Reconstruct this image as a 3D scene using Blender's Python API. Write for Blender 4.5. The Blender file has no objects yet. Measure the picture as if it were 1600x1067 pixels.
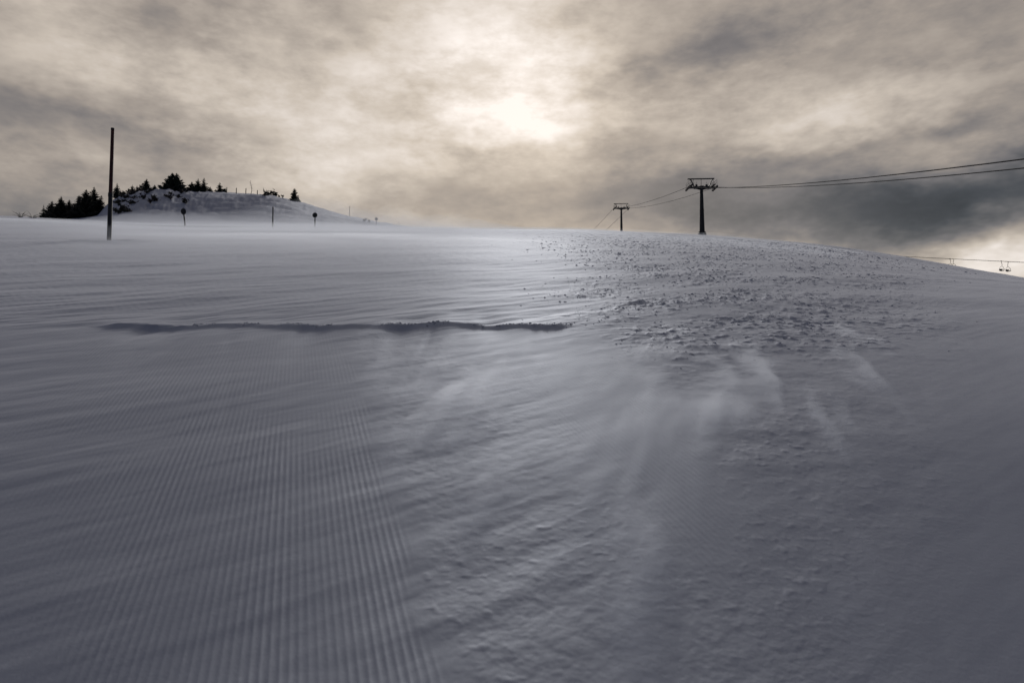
import bpy, bmesh, math, random
import numpy as np
from mathutils import Vector, Matrix

# ------------------------------------------------------------------ camera, sky, sun, exposure
sc = bpy.context.scene
COL = sc.collection
EYE = 1.6
FPX = 1067.0
PITCH = math.radians(2.98)
cam_d = bpy.data.cameras.new("camera")
cam_d.sensor_width = 36.0
cam_d.lens = 24.0
cam_d.clip_start = 0.05
cam_d.clip_end = 6000.0
cam_d.dof.use_dof = True
cam_d.dof.focus_distance = 18.0
cam_d.dof.aperture_fstop = 2.8
cam = bpy.data.objects.new("camera", cam_d)
COL.objects.link(cam)
cam.location = (0, 0, EYE)
cam.rotation_euler = (math.radians(90) + PITCH, 0, 0)
sc.camera = cam
sc.render.resolution_x, sc.render.resolution_y = 1024, 682
sc.view_settings.view_transform = 'Standard'
sc.view_settings.look = 'None'
sc.view_settings.gamma = 1.0
sc.view_settings.exposure = 0.6
sc.view_settings.use_curve_mapping = False
sc.cycles.max_bounces = 4
sc.cycles.diffuse_bounces = 2
sc.cycles.glossy_bounces = 1
sc.cycles.volume_bounces = 1
sc.cycles.volume_max_steps = 256
sc.cycles.use_denoising = True


def uv(px, py):
    """photo pixel -> (x/y, z/y) slopes of its ray from the eye"""
    a = (px - 800.0) / FPX
    b = (533.5 - py) / FPX
    c, s = math.cos(PITCH), math.sin(PITCH)
    den = c - b * s
    return a / den, (s + b * c) / den


def at(px, py, d):
    u, v = uv(px, py)
    return Vector((u * d, d, EYE + v * d))


def azel(px, py):
    u, v = uv(px, py)
    n = math.sqrt(1 + u * u + v * v)
    return math.atan2(u, 1.0), math.asin(v / n)


SUN_AZ, SUN_EL = azel(832, 165)
sun_d = bpy.data.lights.new("sun", 'SUN')
sun_d.energy = 1.5
sun_d.angle = math.radians(12)
sun_d.color = (1.0, 0.95, 0.89)
sun = bpy.data.objects.new("sun", sun_d)
COL.objects.link(sun)
sdir = Vector((math.sin(SUN_AZ) * math.cos(SUN_EL), math.cos(SUN_AZ) * math.cos(SUN_EL), math.sin(SUN_EL)))
sun.rotation_euler = sdir.to_track_quat('Z', 'Y').to_euler()
sun.location = (0, 40, 60)


class NX:
    """tiny expression helper over shader nodes"""
    def __init__(self, tree):
        self.t = tree

    def _in(self, sock, v):
        if isinstance(v, (int, float)):
            sock.default_value = v
        else:
            self.t.links.new(v, sock)

    def m(self, op, a, b=0.0, c=None, clamp=False):
        n = self.t.nodes.new('ShaderNodeMath')
        n.operation = op
        n.use_clamp = clamp
        self._in(n.inputs[0], a)
        self._in(n.inputs[1], b)
        if c is not None:
            self._in(n.inputs[2], c)
        return n.outputs[0]

    def add(self, a, b): return self.m('ADD', a, b)
    def sub(self, a, b): return self.m('SUBTRACT', a, b)
    def mul(self, a, b): return self.m('MULTIPLY', a, b)

    def gauss(self, q, amp):      # amp*exp(-q)
        return self.mul(self.m('EXPONENT', self.mul(q, -1.0)), amp)

    def noise(self, vec, scale, detail=4, rough=0.5, dist=0.0, out=0):
        n = self.t.nodes.new('ShaderNodeTexNoise')
        n.inputs['Scale'].default_value = scale
        n.inputs['Detail'].default_value = detail
        n.inputs['Roughness'].default_value = rough
        n.inputs['Distortion'].default_value = dist
        self.t.links.new(vec, n.inputs['Vector'])
        return n.outputs[out]

    def ramp(self, fac, stops, interp='LINEAR'):
        n = self.t.nodes.new('ShaderNodeValToRGB')
        r = n.color_ramp
        r.interpolation = interp
        while len(r.elements) < len(stops):
            r.elements.new(0.5)
        for e, (p, c) in zip(r.elements, stops):
            e.position = p
            e.color = (*c, 1) if not isinstance(c, (int, float)) else (c, c, c, 1)
        self.t.links.new(fac, n.inputs[0])
        return n.outputs[0]

    def smooth(self, v, a, b):
        n = self.t.nodes.new('ShaderNodeMapRange')
        n.interpolation_type = 'SMOOTHSTEP'
        self.t.links.new(v, n.inputs[0])
        n.inputs[1].default_value = a
        n.inputs[2].default_value = b
        return n.outputs[0]


world = bpy.data.worlds.new("World")
sc.world = world
world.use_nodes = True
world.cycles.sampling_method = 'MANUAL'
world.cycles.sample_map_resolution = 256
wt = world.node_tree
wt.nodes.clear()
X = NX(wt)
tc = wt.nodes.new('ShaderNodeTexCoord')
vn = wt.nodes.new('ShaderNodeVectorMath')
vn.operation = 'NORMALIZE'
wt.links.new(tc.outputs['Generated'], vn.inputs[0])
DIR = vn.outputs[0]
sep = wt.nodes.new('ShaderNodeSeparateXYZ')
wt.links.new(DIR, sep.inputs[0])
dx, dy, dz = sep.outputs
AZ0 = X.m('ARCTAN2', dx, dy)
EL0 = X.m('ARCSINE', dz)


def vmul(vec, xyz, add=(0, 0, 0)):
    n = wt.nodes.new('ShaderNodeVectorMath')
    n.operation = 'MULTIPLY_ADD'
    wt.links.new(vec, n.inputs[0])
    n.inputs[1].default_value = xyz
    n.inputs[2].default_value = add
    return n.outputs[0]


P1 = vmul(DIR, (1.0, 1.0, 1.8), (3.1, 0.7, 1.9))
P2 = vmul(DIR, (1.0, 1.0, 2.2), (1.3, 5.2, 0.4))
# soft wandering of every cloud edge
wobx = X.sub(X.noise(P1, 6.0, 4, 0.65), 0.5)
woby = X.sub(X.noise(vmul(DIR, (1, 1, 2.0), (7, 2, 5)), 7.0, 4, 0.65), 0.5)
AZ = X.add(AZ0, X.mul(wobx, 0.26))
EL = X.add(EL0, X.mul(woby, 0.11))
dot = wt.nodes.new('ShaderNodeVectorMath')
dot.operation = 'DOT_PRODUCT'
wt.links.new(DIR, dot.inputs[0])
dot.inputs[1].default_value = sdir
TH = X.m('ARCCOSINE', X.m('MINIMUM', dot.outputs['Value'], 1.0))

# the cloud layer's brightness: thin cloud lit from behind, brightest towards the sun
q = X.m('POWER', X.mul(TH, 1 / math.radians(54)), 3.0)
L = X.add(X.gauss(q, 0.41), 0.038)


def ae(rot):
    """(azimuth, elevation) turned by rot degrees, as one vector"""
    n = wt.nodes.new('ShaderNodeCombineXYZ')
    c, s = math.cos(math.radians(rot)), math.sin(math.radians(rot))
    if rot:
        wt.links.new(X.add(X.mul(AZ, c), X.mul(EL, s)), n.inputs[0])
        wt.links.new(X.sub(X.mul(EL, c), X.mul(AZ, s)), n.inputs[1])
    else:
        wt.links.new(AZ, n.inputs[0])
        wt.links.new(EL, n.inputs[1])
    return n.outputs[0]


AE = {0: ae(0), 6: ae(6)}


def blob(px, py, sx, sy, amp, rot=0):
    """bank or gap in the cloud layer, centred on a direction; sizes in degrees"""
    global L
    rot = 6 if rot > 2 else 0
    a, e = azel(px, py)
    c, s = math.cos(math.radians(rot)), math.sin(math.radians(rot))
    a, e = a * c + e * s, e * c - a * s
    kx, ky = 1 / math.radians(sx), 1 / math.radians(sy)
    v = vmul(AE[rot], (kx, ky, 0), (-a * kx, -e * ky, 0))
    n = wt.nodes.new('ShaderNodeVectorMath')
    n.operation = 'DOT_PRODUCT'
    wt.links.new(v, n.inputs[0])
    wt.links.new(v, n.inputs[1])
    L = X.m('MULTIPLY_ADD', X.m('POWER', 1 / math.e, n.outputs['Value']), amp, L)


blob(770, 160, 18, 3.0, 0.20)
blob(820, 160, 9, 3.0, 0.07)
blob(730, 110, 12, 5.5, 0.24)
blob(850, 100, 6, 4.5, 0.10)
blob(440, 205, 17, 3.6, 0.16, 6)
blob(540, 265, 8, 2.5, 0.10)
blob(280, 190, 6, 1.4, 0.10)
blob(130, 80, 13, 4.2, 0.11)
blob(120, 255, 5, 2.0, 0.07)
blob(40, 170, 13, 2.4, -0.25)
blob(250, 245, 6, 2.2, -0.13)
blob(70, 330, 9, 2.5, -0.08)
blob(330, 40, 6, 4, -0.09)
blob(570, 45, 7, 3.2, -0.10)
blob(740, 70, 11, 4.5, 0.13)
blob(480, 150, 4, 3.2, -0.15)
blob(600, 150, 3, 3.2, -0.14)
blob(1000, 15, 16, 2.6, -0.10)
blob(1060, 95, 8, 2.2, -0.20)
blob(970, 125, 3.5, 2.5, -0.14)
blob(1130, 200, 7, 1.4, -0.16)
blob(1300, 50, 20, 4, -0.10)
blob(1560, 90, 6, 4, -0.10)
blob(1460, 150, 10, 2.4, 0.10, 6)
blob(1230, 185, 8, 1.4, 0.14)
blob(1400, 215, 14, 1.1, -0.10, 6)
blob(1380, 265, 9, 1.2, 0.10, 6)
blob(1290, 322, 22, 3.0, -0.24)
blob(1500, 325, 14, 2.2, -0.12, 6)
blob(1600, 412, 10, 1.6, 0.36, 6)
blob(1000, 300, 20, 3.0, -0.17)
blob(780, 232, 13, 1.0, -0.10)
blob(640, 320, 10, 3, -0.04)

n1 = X.sub(X.smooth(X.noise(P1, 3.6, 6, 0.62, 0.0), 0.34, 0.66), 0.5)
n2 = X.sub(X.smooth(X.noise(P2, 7.5, 5, 0.64, 0.0), 0.32, 0.68), 0.5)
n3 = X.sub(X.noise(vmul(DIR, (1, 1, 3.6)), 24.0, 2, 0.6, 0.0), 0.5)
tex = X.add(X.add(X.mul(n1, 0.40), X.mul(n2, 0.42)), X.mul(n3, 0.22))
L = X.mul(X.m('MAXIMUM', L, 0.036), X.m('MAXIMUM', X.add(1.0, tex), 0.3))
cloud = X.ramp(L, [(0.0, (0.0, 0.0, 0.0)), (0.05, (0.046, 0.047, 0.052)), (0.10, (0.100, 0.095, 0.096)), (0.16, (0.160, 0.147, 0.146)),
                   (0.33, (0.36, 0.308, 0.262)), (0.55, (0.60, 0.522, 0.440)), (1.0, (1.0, 0.92, 0.86))])
# away from the sun the cloud is lit by blue sky instead
tint = wt.nodes.new('ShaderNodeMix')
tint.data_type = 'RGBA'
tint.blend_type = 'MULTIPLY'
wt.links.new(X.smooth(TH, math.radians(38), math.radians(95)), tint.inputs[0])
wt.links.new(cloud, tint.inputs[6])
tint.inputs[7].default_value = (0.66, 0.83, 1.38, 1)
cloud = tint.outputs[2]
sky = wt.nodes.new('ShaderNodeTexSky')
sky.sky_type = 'NISHITA'
sky.sun_disc = False
sky.sun_elevation = SUN_EL
sky.sun_rotation = SUN_AZ
bg_sky = wt.nodes.new('ShaderNodeBackground')
bg_sky.inputs['Strength'].default_value = 0.05
wt.links.new(sky.outputs[0], bg_sky.inputs['Color'])
bg_cl = wt.nodes.new('ShaderNodeBackground')
bg_cl.inputs['Strength'].default_value = 0.66
wt.links.new(cloud, bg_cl.inputs['Color'])
mixw = wt.nodes.new('ShaderNodeMixShader')
mixw.inputs[0].default_value = 0.93
wt.links.new(bg_sky.outputs[0], mixw.inputs[1])
wt.links.new(bg_cl.outputs[0], mixw.inputs[2])
wout = wt.nodes.new('ShaderNodeOutputWorld')
wt.links.new(mixw.outputs[0], wout.inputs['Surface'])


# ------------------------------------------------------------------ noise and terrain
def _hash(ix, iy, seed):
    h = (ix.astype(np.int64) * 374761393 + iy.astype(np.int64) * 668265263 + seed * 974634777) & 0xFFFFFFFF
    h = ((h ^ (h >> 13)) * 1274126177) & 0xFFFFFFFF
    return (h ^ (h >> 16)) & 0xFFFF


_ang = np.linspace(0, 2 * np.pi, 65537)[:-1]
_GX, _GY = np.cos(_ang), np.sin(_ang)


def gn(x, y, seed=0):
    """gradient noise, about -0.7..0.7"""
    ix, iy = np.floor(x), np.floor(y)
    fx, fy = x - ix, y - iy
    ux = fx * fx * fx * (fx * (fx * 6 - 15) + 10)
    uy = fy * fy * fy * (fy * (fy * 6 - 15) + 10)

    def g(ox, oy):
        h = _hash(ix + ox, iy + oy, seed)
        return _GX[h] * (fx - ox) + _GY[h] * (fy - oy)
    g00, g01 = g(0, 0), g(0, 1)
    a = g00 + ux * (g(1, 0) - g00)
    b = g01 + ux * (g(1, 1) - g01)
    return a + uy * (b - a)


def fbm(x, y, oct=4, seed=0, gain=0.5):
    s, a, f = 0.0, 1.0, 1.0
    for k in range(oct):
        s = s + a * gn(x * f + 17.3 * k, y * f - 9.1 * k, seed + k)
        a *= gain
        f *= 2.03
    return s


def sst(x, a, b):
    t = np.clip((x - a) / (b - a), 0, 1)
    return t * t * (3 - 2 * t)


def pchip(xs, ys):
    xs, ys = np.array(xs, float), np.array(ys, float)
    h, dl = np.diff(xs), np.diff(ys) / np.diff(xs)
    m = np.zeros_like(ys)
    m[0], m[-1] = dl[0], dl[-1]
    for i in range(1, len(xs) - 1):
        w1, w2 = 2 * h[i] + h[i - 1], h[i] + 2 * h[i - 1]
        m[i] = 0 if dl[i - 1] * dl[i] <= 0 else (w1 + w2) / (w1 / dl[i - 1] + w2 / dl[i])

    def f(x):
        x = np.clip(np.asarray(x, float), xs[0], xs[-1])
        i = np.clip(np.searchsorted(xs, x) - 1, 0, len(xs) - 2)
        t = (x - xs[i]) / h[i]
        return ((2 * t**3 - 3 * t**2 + 1) * ys[i] + (t**3 - 2 * t**2 + t) * h[i] * m[i]
                + (-2 * t**3 + 3 * t**2) * ys[i + 1] + (t**3 - t**2) * h[i] * m[i + 1])
    return f


_D = [2.13, 4, 5.5, 7.1, 12, 20, 30, 50, 76, 110, 150, 250, 400, 700, 1500, 3000]
_T = [-.45, -.093, .012, .074, .154, .1935, .2045, .212, .2155, .2174, .2155, .200, .155, .07, .0, -.02]
zc = pchip([0] + _D, [0] + [EYE + d * t for d, t in zip(_D, _T)])
_S = [(-400, 330), (0, 336), (100, 341), (200, 348), (300, 351), (500, 353), (700, 355), (800, 357), (900, 358), (960, 360),
      (1098, 366), (1200, 373), (1300, 383), (1400, 398), (1500, 415), (1600, 432), (1900, 480)]
sk = pchip([uv(*p)[0] for p in _S], [uv(*p)[1] - uv(800, 357)[1] for p in _S])
_H = [(40, 345), (150, 338), (162, 326), (175, 314), (190, 307), (210, 302), (235, 298), (262, 297), (275, 300), (300, 301), (340, 301.5),
      (380, 303), (420, 306), (460, 315), (500, 326), (540, 337), (580, 346), (620, 353), (680, 360), (760, 375)]
hk = pchip([uv(*p)[0] for p in _H], [uv(*p)[1] for p in _H])
TH0 = math.radians(52)
LIPD = 7.15
PITCH_C = .030             # groomer ridges, metres apart


def macro(x, y):
    r = np.hypot(x, y) + 1e-9
    th = np.arctan2(x, y)
    cth = np.minimum(np.abs(th), TH0)
    d = r * np.cos(cth)
    u = np.sign(x) * np.tan(cth)
    w = sst(np.log(np.maximum(d, .1)), math.log(4.0), math.log(45.0))
    z = zc(d) + sk(u) * w * d
    # the far side of the shoulder on the right drops away faster
    z = z - sst(u, .25, .75) * np.maximum(d - 100, 0) * .10
    # wooded knoll behind the crest on the left
    kn = hk(u) - (zc(d) - EYE) / d - sk(u)
    ww = sst(d, 128, 196) * (1 - sst(d, 215, 330)) * (1 - sst(u, -.13, -.05)) * sst(u, -.80, -.68)
    z = z + np.maximum(kn, -.004) * d * ww
    back = sst(np.abs(th), math.radians(62), math.radians(115))
    z = z * (1 - back) + back * (.22 * y)
    return z, d, u


CA, SA = math.cos(math.radians(17.7)), math.sin(math.radians(17.7))


def fields(x, y):
    """height and zone masks"""
    z, d, u = macro(x, y)
    far = sst(d, 20, 80)
    c = x * CA + y * SA                 # across the groomer's track
    l = -x * SA + y * CA                # along it
    # --- the lip: where the groomed lane was cut into the drift
    wav = .22 * gn(x * .55, y * .0 + 3.3, 5) + .05 * gn(x * 2.1, y * 0 + 1.3, 6) + .012 * gn(x * 11, y * 3, 7)
    lipd = LIPD + wav - .012 * x + .02 * np.sin(x * 1.3)
    # where the face stands open (from the photo: four stretches)
    xl = x / np.maximum(d, .1)
    def win(a, b, s=.012):
        return sst(xl, a - s, a + s) * (1 - sst(xl, b - s, b + s))
    opn = np.maximum.reduce([win(-.60, -.47, .05) * .85, win(-.43, -.40, .02) * .6, win(-.35, -.27, .05) * .75, win(-.195, -.10, .03) * .8, win(-.065, -.045, .012) * .4, win(-.022, .088, .025) * .85]) * (.75 + .8 * gn(x * 2.7, x * 0 + 5.5, 13) + .5 * gn(x * 9, x * 0 + 1.5, 14))
    opn = np.clip(np.maximum(opn, .12 + .22 * gn(x * 1.9, x * 0 + 9.5, 17)), 0, 1.1)
    span = sst(xl, -.66, -.54) * (1 - sst(xl, .035, .105))
    e = d - lipd
    face = .030 * opn * sst(opn, .1, .8) * (.75 + .5 * gn(x * 1.7, y * 0 + 8.8, 9) + .45 * gn(x * 6.0, y * 0 + 2.8, 10))
    z = z + span * np.exp(-(e / .5)**2) * (.055 * gn(x * .8, x * 0 + 6.1, 15) + .040 * gn(x * 2.1, x * 0 + 3.1, 16))
    step = sst(e, -.14, .0)
    scoop = np.exp(-np.where(e < 0, (e / .75)**2, 1e3)) * (.004 + .008 * opn) + np.exp(-np.where(e < 0, ((e + .3) / 1.3)**2, 1e3)) * .006
    lip = span * ((step - 1) * face * np.exp(-np.clip(-e, 0, 9) / 1.1) - scoop * (1 - step) + np.exp(-np.clip(e, 0, 9) / .35) * step * .02 * (.4 + opn))
    ridge_cr = span * np.exp(-(e / .05)**2) * .010 * opn * (np.clip(gn(x * 14, y * 14, 12), -.1, 1) * 2)
    z = z + lip + ridge_cr
    below = span * (1 - sst(e, -.5, 0.0))
    # --- zones
    edge = .13 * gn(l * .7, l * 0, 21) + .06 * gn(l * 2.2, l * 0 + 5, 24) + .04 * gn(l * 5, c * 3, 22)
    cedge = c + edge                                     # right edge of the first groomed lane lies at c = 0.46
    CE = .46
    lane1 = 1 - sst(cedge, CE - .06, CE + .02)
    rough_w = sst(cedge, CE - .05, CE + .16) * (1 - sst(cedge + .25 * gn(l * .4, l * 0 + 4, 23), CE + .75, CE + 1.5))
    lane2 = sst(cedge + .25 * gn(l * .4, l * 0 + 4, 23), CE + .75, CE + 1.5)
    # beyond: windblown crumble on the right
    dlim = 6.6 - 5.2 * sst(u, .05, .42)
    cr = sst(u + .05 * gn(x * .3, y * .3, 31), .00, .20) * sst(d + 1.2 * gn(x * .4, y * .4, 32), dlim - .6, dlim + 2.4) * (1 - sst(u, .44, .74))
    cr = np.maximum(cr, .75 * sst(u + .03 * gn(x * .2, y * .2, 36), -.05, .10) * sst(d, 13, 18) * (1 - sst(u, .45, .70))) * (1 - sst(d, 60, 110))
    front = 1 - sst(d, LIPD - .5, LIPD + .15)
    groom_reach = front * (1 - sst(u + .04 * gn(x, y, 33), .26, .5))
    drift = fbm(x * .55 + 4, y * .55, 3, 41) + .5 * gn(l * .25, c * 1.2, 44)
    filled = sst(drift, .02, .45)
    left_fill = sst(u + .12 * gn(x * .4, y * .4, 42), -.78, -.50) * .85 + .15
    cord = (lane1 * left_fill + lane2 * 1.25) * groom_reach * (1 - .8 * filled) * (1 - .9 * cr)
    cord = cord * (1 - .75 * sst(-e, 0, .1) * (1 - sst(-e, .3, 1.3)) * span * sst(-xl, .12, .2))
    rough = np.maximum(rough_w * front, 0)
    # --- windpack, sastrugi and drifts
    wx, wy = x * .82 + y * .57, -x * .57 + y * .82     # the wind blows across the slope
    warp = .4 * gn(x * .6, y * .6, 51)
    sas = gn(wx * .75, wy * 3.4 + warp, 52) + .6 * gn(wx * 1.7, wy * 8 + warp, 53) + .25 * gn(wx * 4, wy * 19, 54)
    up = 1 - front * .75
    z = z + sas * (.0022 + .0115 * up) * (1 - .7 * sst(u, .0, .25) * (1 - sst(d, 9, 16))) * (1 + 1.2 * far) * (1 - .5 * cord)
    z = z + .035 * gn(wx * .35, wy * .8, 55) * sst(d, 3, 9)
    z = z + far * (.35 * gn(x * .045, y * .03, 56) + .12 * gn(wx * .1, wy * .35, 57)) * (1 - .4 * sst(d, 150, 190))
    rt = sst(u, .02, .25)
    dw = x * .35 + y * .94
    cw = x * .94 - y * .35 + .25 * gn(x * .8, y * .5, 60)
    z = z + front * (1 - rt) * (.006 * gn(wx * .7 + 2, wy * 1.5, 58) + .004 * np.abs(gn(wx * 1.1 + wy * .5, wy * 2.4 + warp, 59)))
    z = z + front * rt * (.004 * gn(cw * 2.2, dw * .45, 58) + .003 * np.abs(gn(cw * 4.5, dw * .8, 59)) + .010 * gn(x * .6, y * .6, 69))
    # --- rough strip between lanes and the trampled crumble
    pit = fbm(x * 12, y * 12, 3, 61, .65)
    clump = np.clip(gn(x * 17, y * 20, 63) + .5 * gn(x * 37, y * 41, 80) - .12, 0, 1)
    z = z + rough * (.0011 * pit + .0025 * clump * np.clip(.6 + 1.6 * gn(x * 1.3, y * 1.3, 62), 0, 1.3))
    z = z - rough * .003 * sst(cedge, CE, CE + .35)
    diag = gn((x * .8 + y * .6) * .55, (y * .8 - x * .6) * 1.5, 64)
    patch = np.clip(.80 + 1.2 * diag + .8 * gn(x * 1.4, y * 1.1, 68), 0, 1.25)
    # fixed-size crumbs: fist-sized near by, larger broken plates higher up
    ck1 = np.clip(gn(x * 19, y * 17, 65) + .6 * gn(x * 43, y * 38, 66) - .08, 0, .5)
    ck2 = np.clip(gn(x * 8.3, y * 7.1, 76) + .6 * gn(x * 19, y * 16, 77) - .08, 0, .5)
    ck3 = np.clip(gn(x * 3.7, y * 3.1, 78) + .6 * gn(x * 9, y * 7.5, 79) - .06, 0, .5)
    w2, w3 = sst(d, 4.5, 8), sst(d, 13, 26)
    z = z + cr * patch * (.0035 * ck1 * (1 - w3) + .034 * ck2 * w2 + .080 * ck3 * w3 + (.006 + .010 * w2) * fbm(x * 2.2, y * 2.6, 3, 67))
    # brushy lee of the knoll
    kr = sst(d, 150, 165) * (1 - sst(d, 196, 215)) * sst(u, -.60, -.56) * (1 - sst(u, -.47, -.42))
    z = z + kr * .9 * np.clip(fbm(x * .45, y * .3, 3, 71, .6), -.1, 1)
    kk = sst(d, 140, 160) * (1 - sst(d, 200, 225)) * (1 - sst(u, -.18, -.10)) * sst(u, -.66, -.58)
    z = z + kk * (.55 * gn(x * .12, y * .25, 72) + .40 * np.abs(gn(x * .3, y * .5, 73)) + .2 * gn(x * .9, y * .9, 74))
    pr = np.hypot(x + 11.79, (y - 20) * .8)
    z = z + .07 * np.exp(-((pr - .75) / .3)**2) * (.6 + .8 * gn(x * 1.1, y * 1.1, 75)) - .10 * np.exp(-(pr / .38)**2)
    # --- corduroy
    gf = 1 - sst(d, 3.8, 6.2)
    dep = (.8 + .5 * gn(c * 6, l * .15, 81)) * (.85 + .6 * gn(c * 28, l * 9, 83))
    wave = 1 - 2 * np.abs(np.sin(np.pi * (c + .004 * gn(l * .9, l * 0, 82)) / PITCH_C)) ** .8
    z = z + cord * gf * (.0008 + .0008 * sst(d, 2.5, 5)) * dep * wave
    cb = cord * (1 - gf) * (1 - sst(d, LIPD - .6, LIPD + .15))
    return z, cb, rough, cr


def ground(x, y):
    return float(fields(np.array([x], float), np.array([y], float))[0][0])


# rows (forward distance) and columns (bearing); denser towards the place the picture shows
rows = [.25, .45]
dd = .45
while dd < 2600:
    if dd < 1.9:
        s = .09
    else:
        s = min(.00118 * dd * dd / 1.6, .0125 * dd)
        if LIPD - .75 < dd < LIPD + .55:
            s = .013
    dd += s
    rows.append(dd)
rows = np.array(rows)
UM = .92
front_th = np.arctan(np.linspace(-UM, UM, 1010))
side = np.linspace(math.atan(UM), math.pi, 64)[1:]
ths = np.concatenate([-side[::-1][1:], front_th, side])
R, TT = np.meshgrid(rows, ths, indexing='ij')
rad = R / np.cos(np.minimum(np.abs(TT), TH0))
GXm, GYm = rad * np.sin(TT), rad * np.cos(TT)
Z, CB, RO, CR = fields(GXm.ravel(), GYm.ravel())
nr, nc = len(rows), len(ths)
co = np.empty((nr * nc + 1, 3), np.float32)
co[:-1, 0], co[:-1, 1], co[:-1, 2] = GXm.ravel(), GYm.ravel(), Z
co[-1] = (0, 0, Z[:nc].mean())
i = np.arange(nr - 1)[:, None] * nc
j = np.arange(nc)
jn = (j + 1) % nc
quads = np.stack([i + j, i + jn, i + nc + jn, i + nc + j], -1).reshape(-1, 4)[:, ::-1]
tris = np.stack([np.full(nc, nr * nc), jn, j], -1)[:, ::-1]
tris = tris[:, ::-1]


def flip_check(p):
    a, b, c = co[p[0]], co[p[1]], co[p[2]]
    return np.cross(b - a, c - a)[2]


if flip_check(quads[nc * 20 + 200]) < 0:
    quads = quads[:, ::-1]
if flip_check(tris[nc // 2]) < 0:
    tris = tris[:, ::-1]
me = bpy.data.meshes.new("snow_slope")
nq, nt = len(quads), len(tris)
me.vertices.add(len(co))
me.vertices.foreach_set("co", co.ravel())
me.loops.add(nq * 4 + nt * 3)
me.loops.foreach_set("vertex_index", np.concatenate([quads.ravel(), tris.ravel()]).astype(np.int32))
me.polygons.add(nq + nt)
me.polygons.foreach_set("loop_start", np.concatenate([np.arange(nq) * 4, nq * 4 + np.arange(nt) * 3]).astype(np.int32))
me.polygons.foreach_set("loop_total", np.concatenate([np.full(nq, 4), np.full(nt, 3)]).astype(np.int32))
me.polygons.foreach_set("use_smooth", np.ones(nq + nt, bool))
me.update()
for nm, arr in (("corduroy", CB), ("rough", RO), ("crumble", CR)):
    at_ = me.attributes.new(nm, 'FLOAT', 'POINT')
    at_.data.foreach_set("value", np.append(arr, 0).astype(np.float32))


# ------------------------------------------------------------------ materials
def new_mat(name):
    m = bpy.data.materials.new(name)
    m.use_nodes = True
    t = m.node_tree
    b = t.nodes['Principled BSDF']
    return m, t, b, NX(t)


def plain(name, colr, rough=.6, metal=0.0, var=.25, scale=6.0, bump=0.0):
    m, t, b, x = new_mat(name)
    tcn = t.nodes.new('ShaderNodeTexCoord')
    n = x.noise(tcn.outputs['Object'], scale, 5, .6)
    c = x.ramp(n, [(.3, tuple(v * (1 - var) for v in colr)), (.7, tuple(min(1, v * (1 + var)) for v in colr))])
    t.links.new(c, b.inputs['Base Color'])
    b.inputs['Roughness'].default_value = rough
    b.inputs['Metallic'].default_value = metal
    if bump:
        bn = t.nodes.new('ShaderNodeBump')
        bn.inputs['Strength'].default_value = bump
        bn.inputs['Distance'].default_value = .02
        t.links.new(n, bn.inputs['Height'])
        t.links.new(bn.outputs[0], b.inputs['Normal'])
    return m


snow, t, b, x = new_mat("snow")
tcn = t.nodes.new('ShaderNodeTexCoord')
OBJ = tcn.outputs['Object']


def attr(name):
    n = t.nodes.new('ShaderNodeAttribute')
    n.attribute_name = name
    return n.outputs['Fac']


sp = t.nodes.new('ShaderNodeSeparateXYZ')
t.links.new(OBJ, sp.inputs[0])
cc = x.add(x.mul(sp.outputs[0], CA), x.mul(sp.outputs[1], SA))
wave = x.mul(x.sub(1.0, x.mul(x.m('ABSOLUTE', x.m('SINE', x.mul(cc, math.pi / PITCH_C))), 2.0)), x.mul(attr("corduroy"), .0027))
mp = t.nodes.new('ShaderNodeMapping')
mp.inputs['Rotation'].default_value = (0, 0, math.radians(-10))
mp.inputs['Scale'].default_value = (.45, 2.2, 1.0)
t.links.new(OBJ, mp.inputs[0])
streak = x.mul(x.sub(x.noise(mp.outputs[0], 6.0, 3, .6), .5), .0028)
grain = x.mul(x.sub(x.noise(OBJ, 60, 3, .75), .5), .0042)
crum = x.mul(x.mul(x.noise(OBJ, 26, 3, .65), x.add(x.add(x.mul(attr("rough"), .8), attr("crumble")), .16)), .020)
hsum = x.add(x.add(wave, streak), x.add(grain, crum))
bn = t.nodes.new('ShaderNodeBump')
bn.inputs['Strength'].default_value = .8
bn.inputs['Distance'].default_value = 1.0
t.links.new(hsum, bn.inputs['Height'])
alb = x.ramp(x.noise(OBJ, .35, 3, .55), [(.3, (.395, .425, .53)), (.7, (.435, .46, .565))])
# packed snow: a diffuse body and a broad forward-scattering lobe
t.nodes.remove(b)
dif = t.nodes.new('ShaderNodeBsdfDiffuse')
dif.inputs['Roughness'].default_value = .6
glo = t.nodes.new('ShaderNodeBsdfGlossy')
glo.inputs['Color'].default_value = (.84, .90, 1.0, 1)
glo.inputs['Roughness'].default_value = .66
ms = t.nodes.new('ShaderNodeMixShader')
ms.inputs[0].default_value = .235
t.links.new(alb, dif.inputs['Color'])
t.links.new(bn.outputs[0], dif.inputs['Normal'])
she = t.nodes.new('ShaderNodeBsdfSheen')
she.inputs['Color'].default_value = (.92, .93, 1.0, 1)
she.inputs['Roughness'].default_value = .45
ms2 = t.nodes.new('ShaderNodeMixShader')
ms2.inputs[0].default_value = .30
t.links.new(dif.outputs[0], ms2.inputs[1])
t.links.new(she.outputs[0], ms2.inputs[2])
t.links.new(ms2.outputs[0], ms.inputs[1])
t.links.new(glo.outputs[0], ms.inputs[2])
t.links.new(ms.outputs[0], t.nodes['Material Output'].inputs['Surface'])

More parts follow.
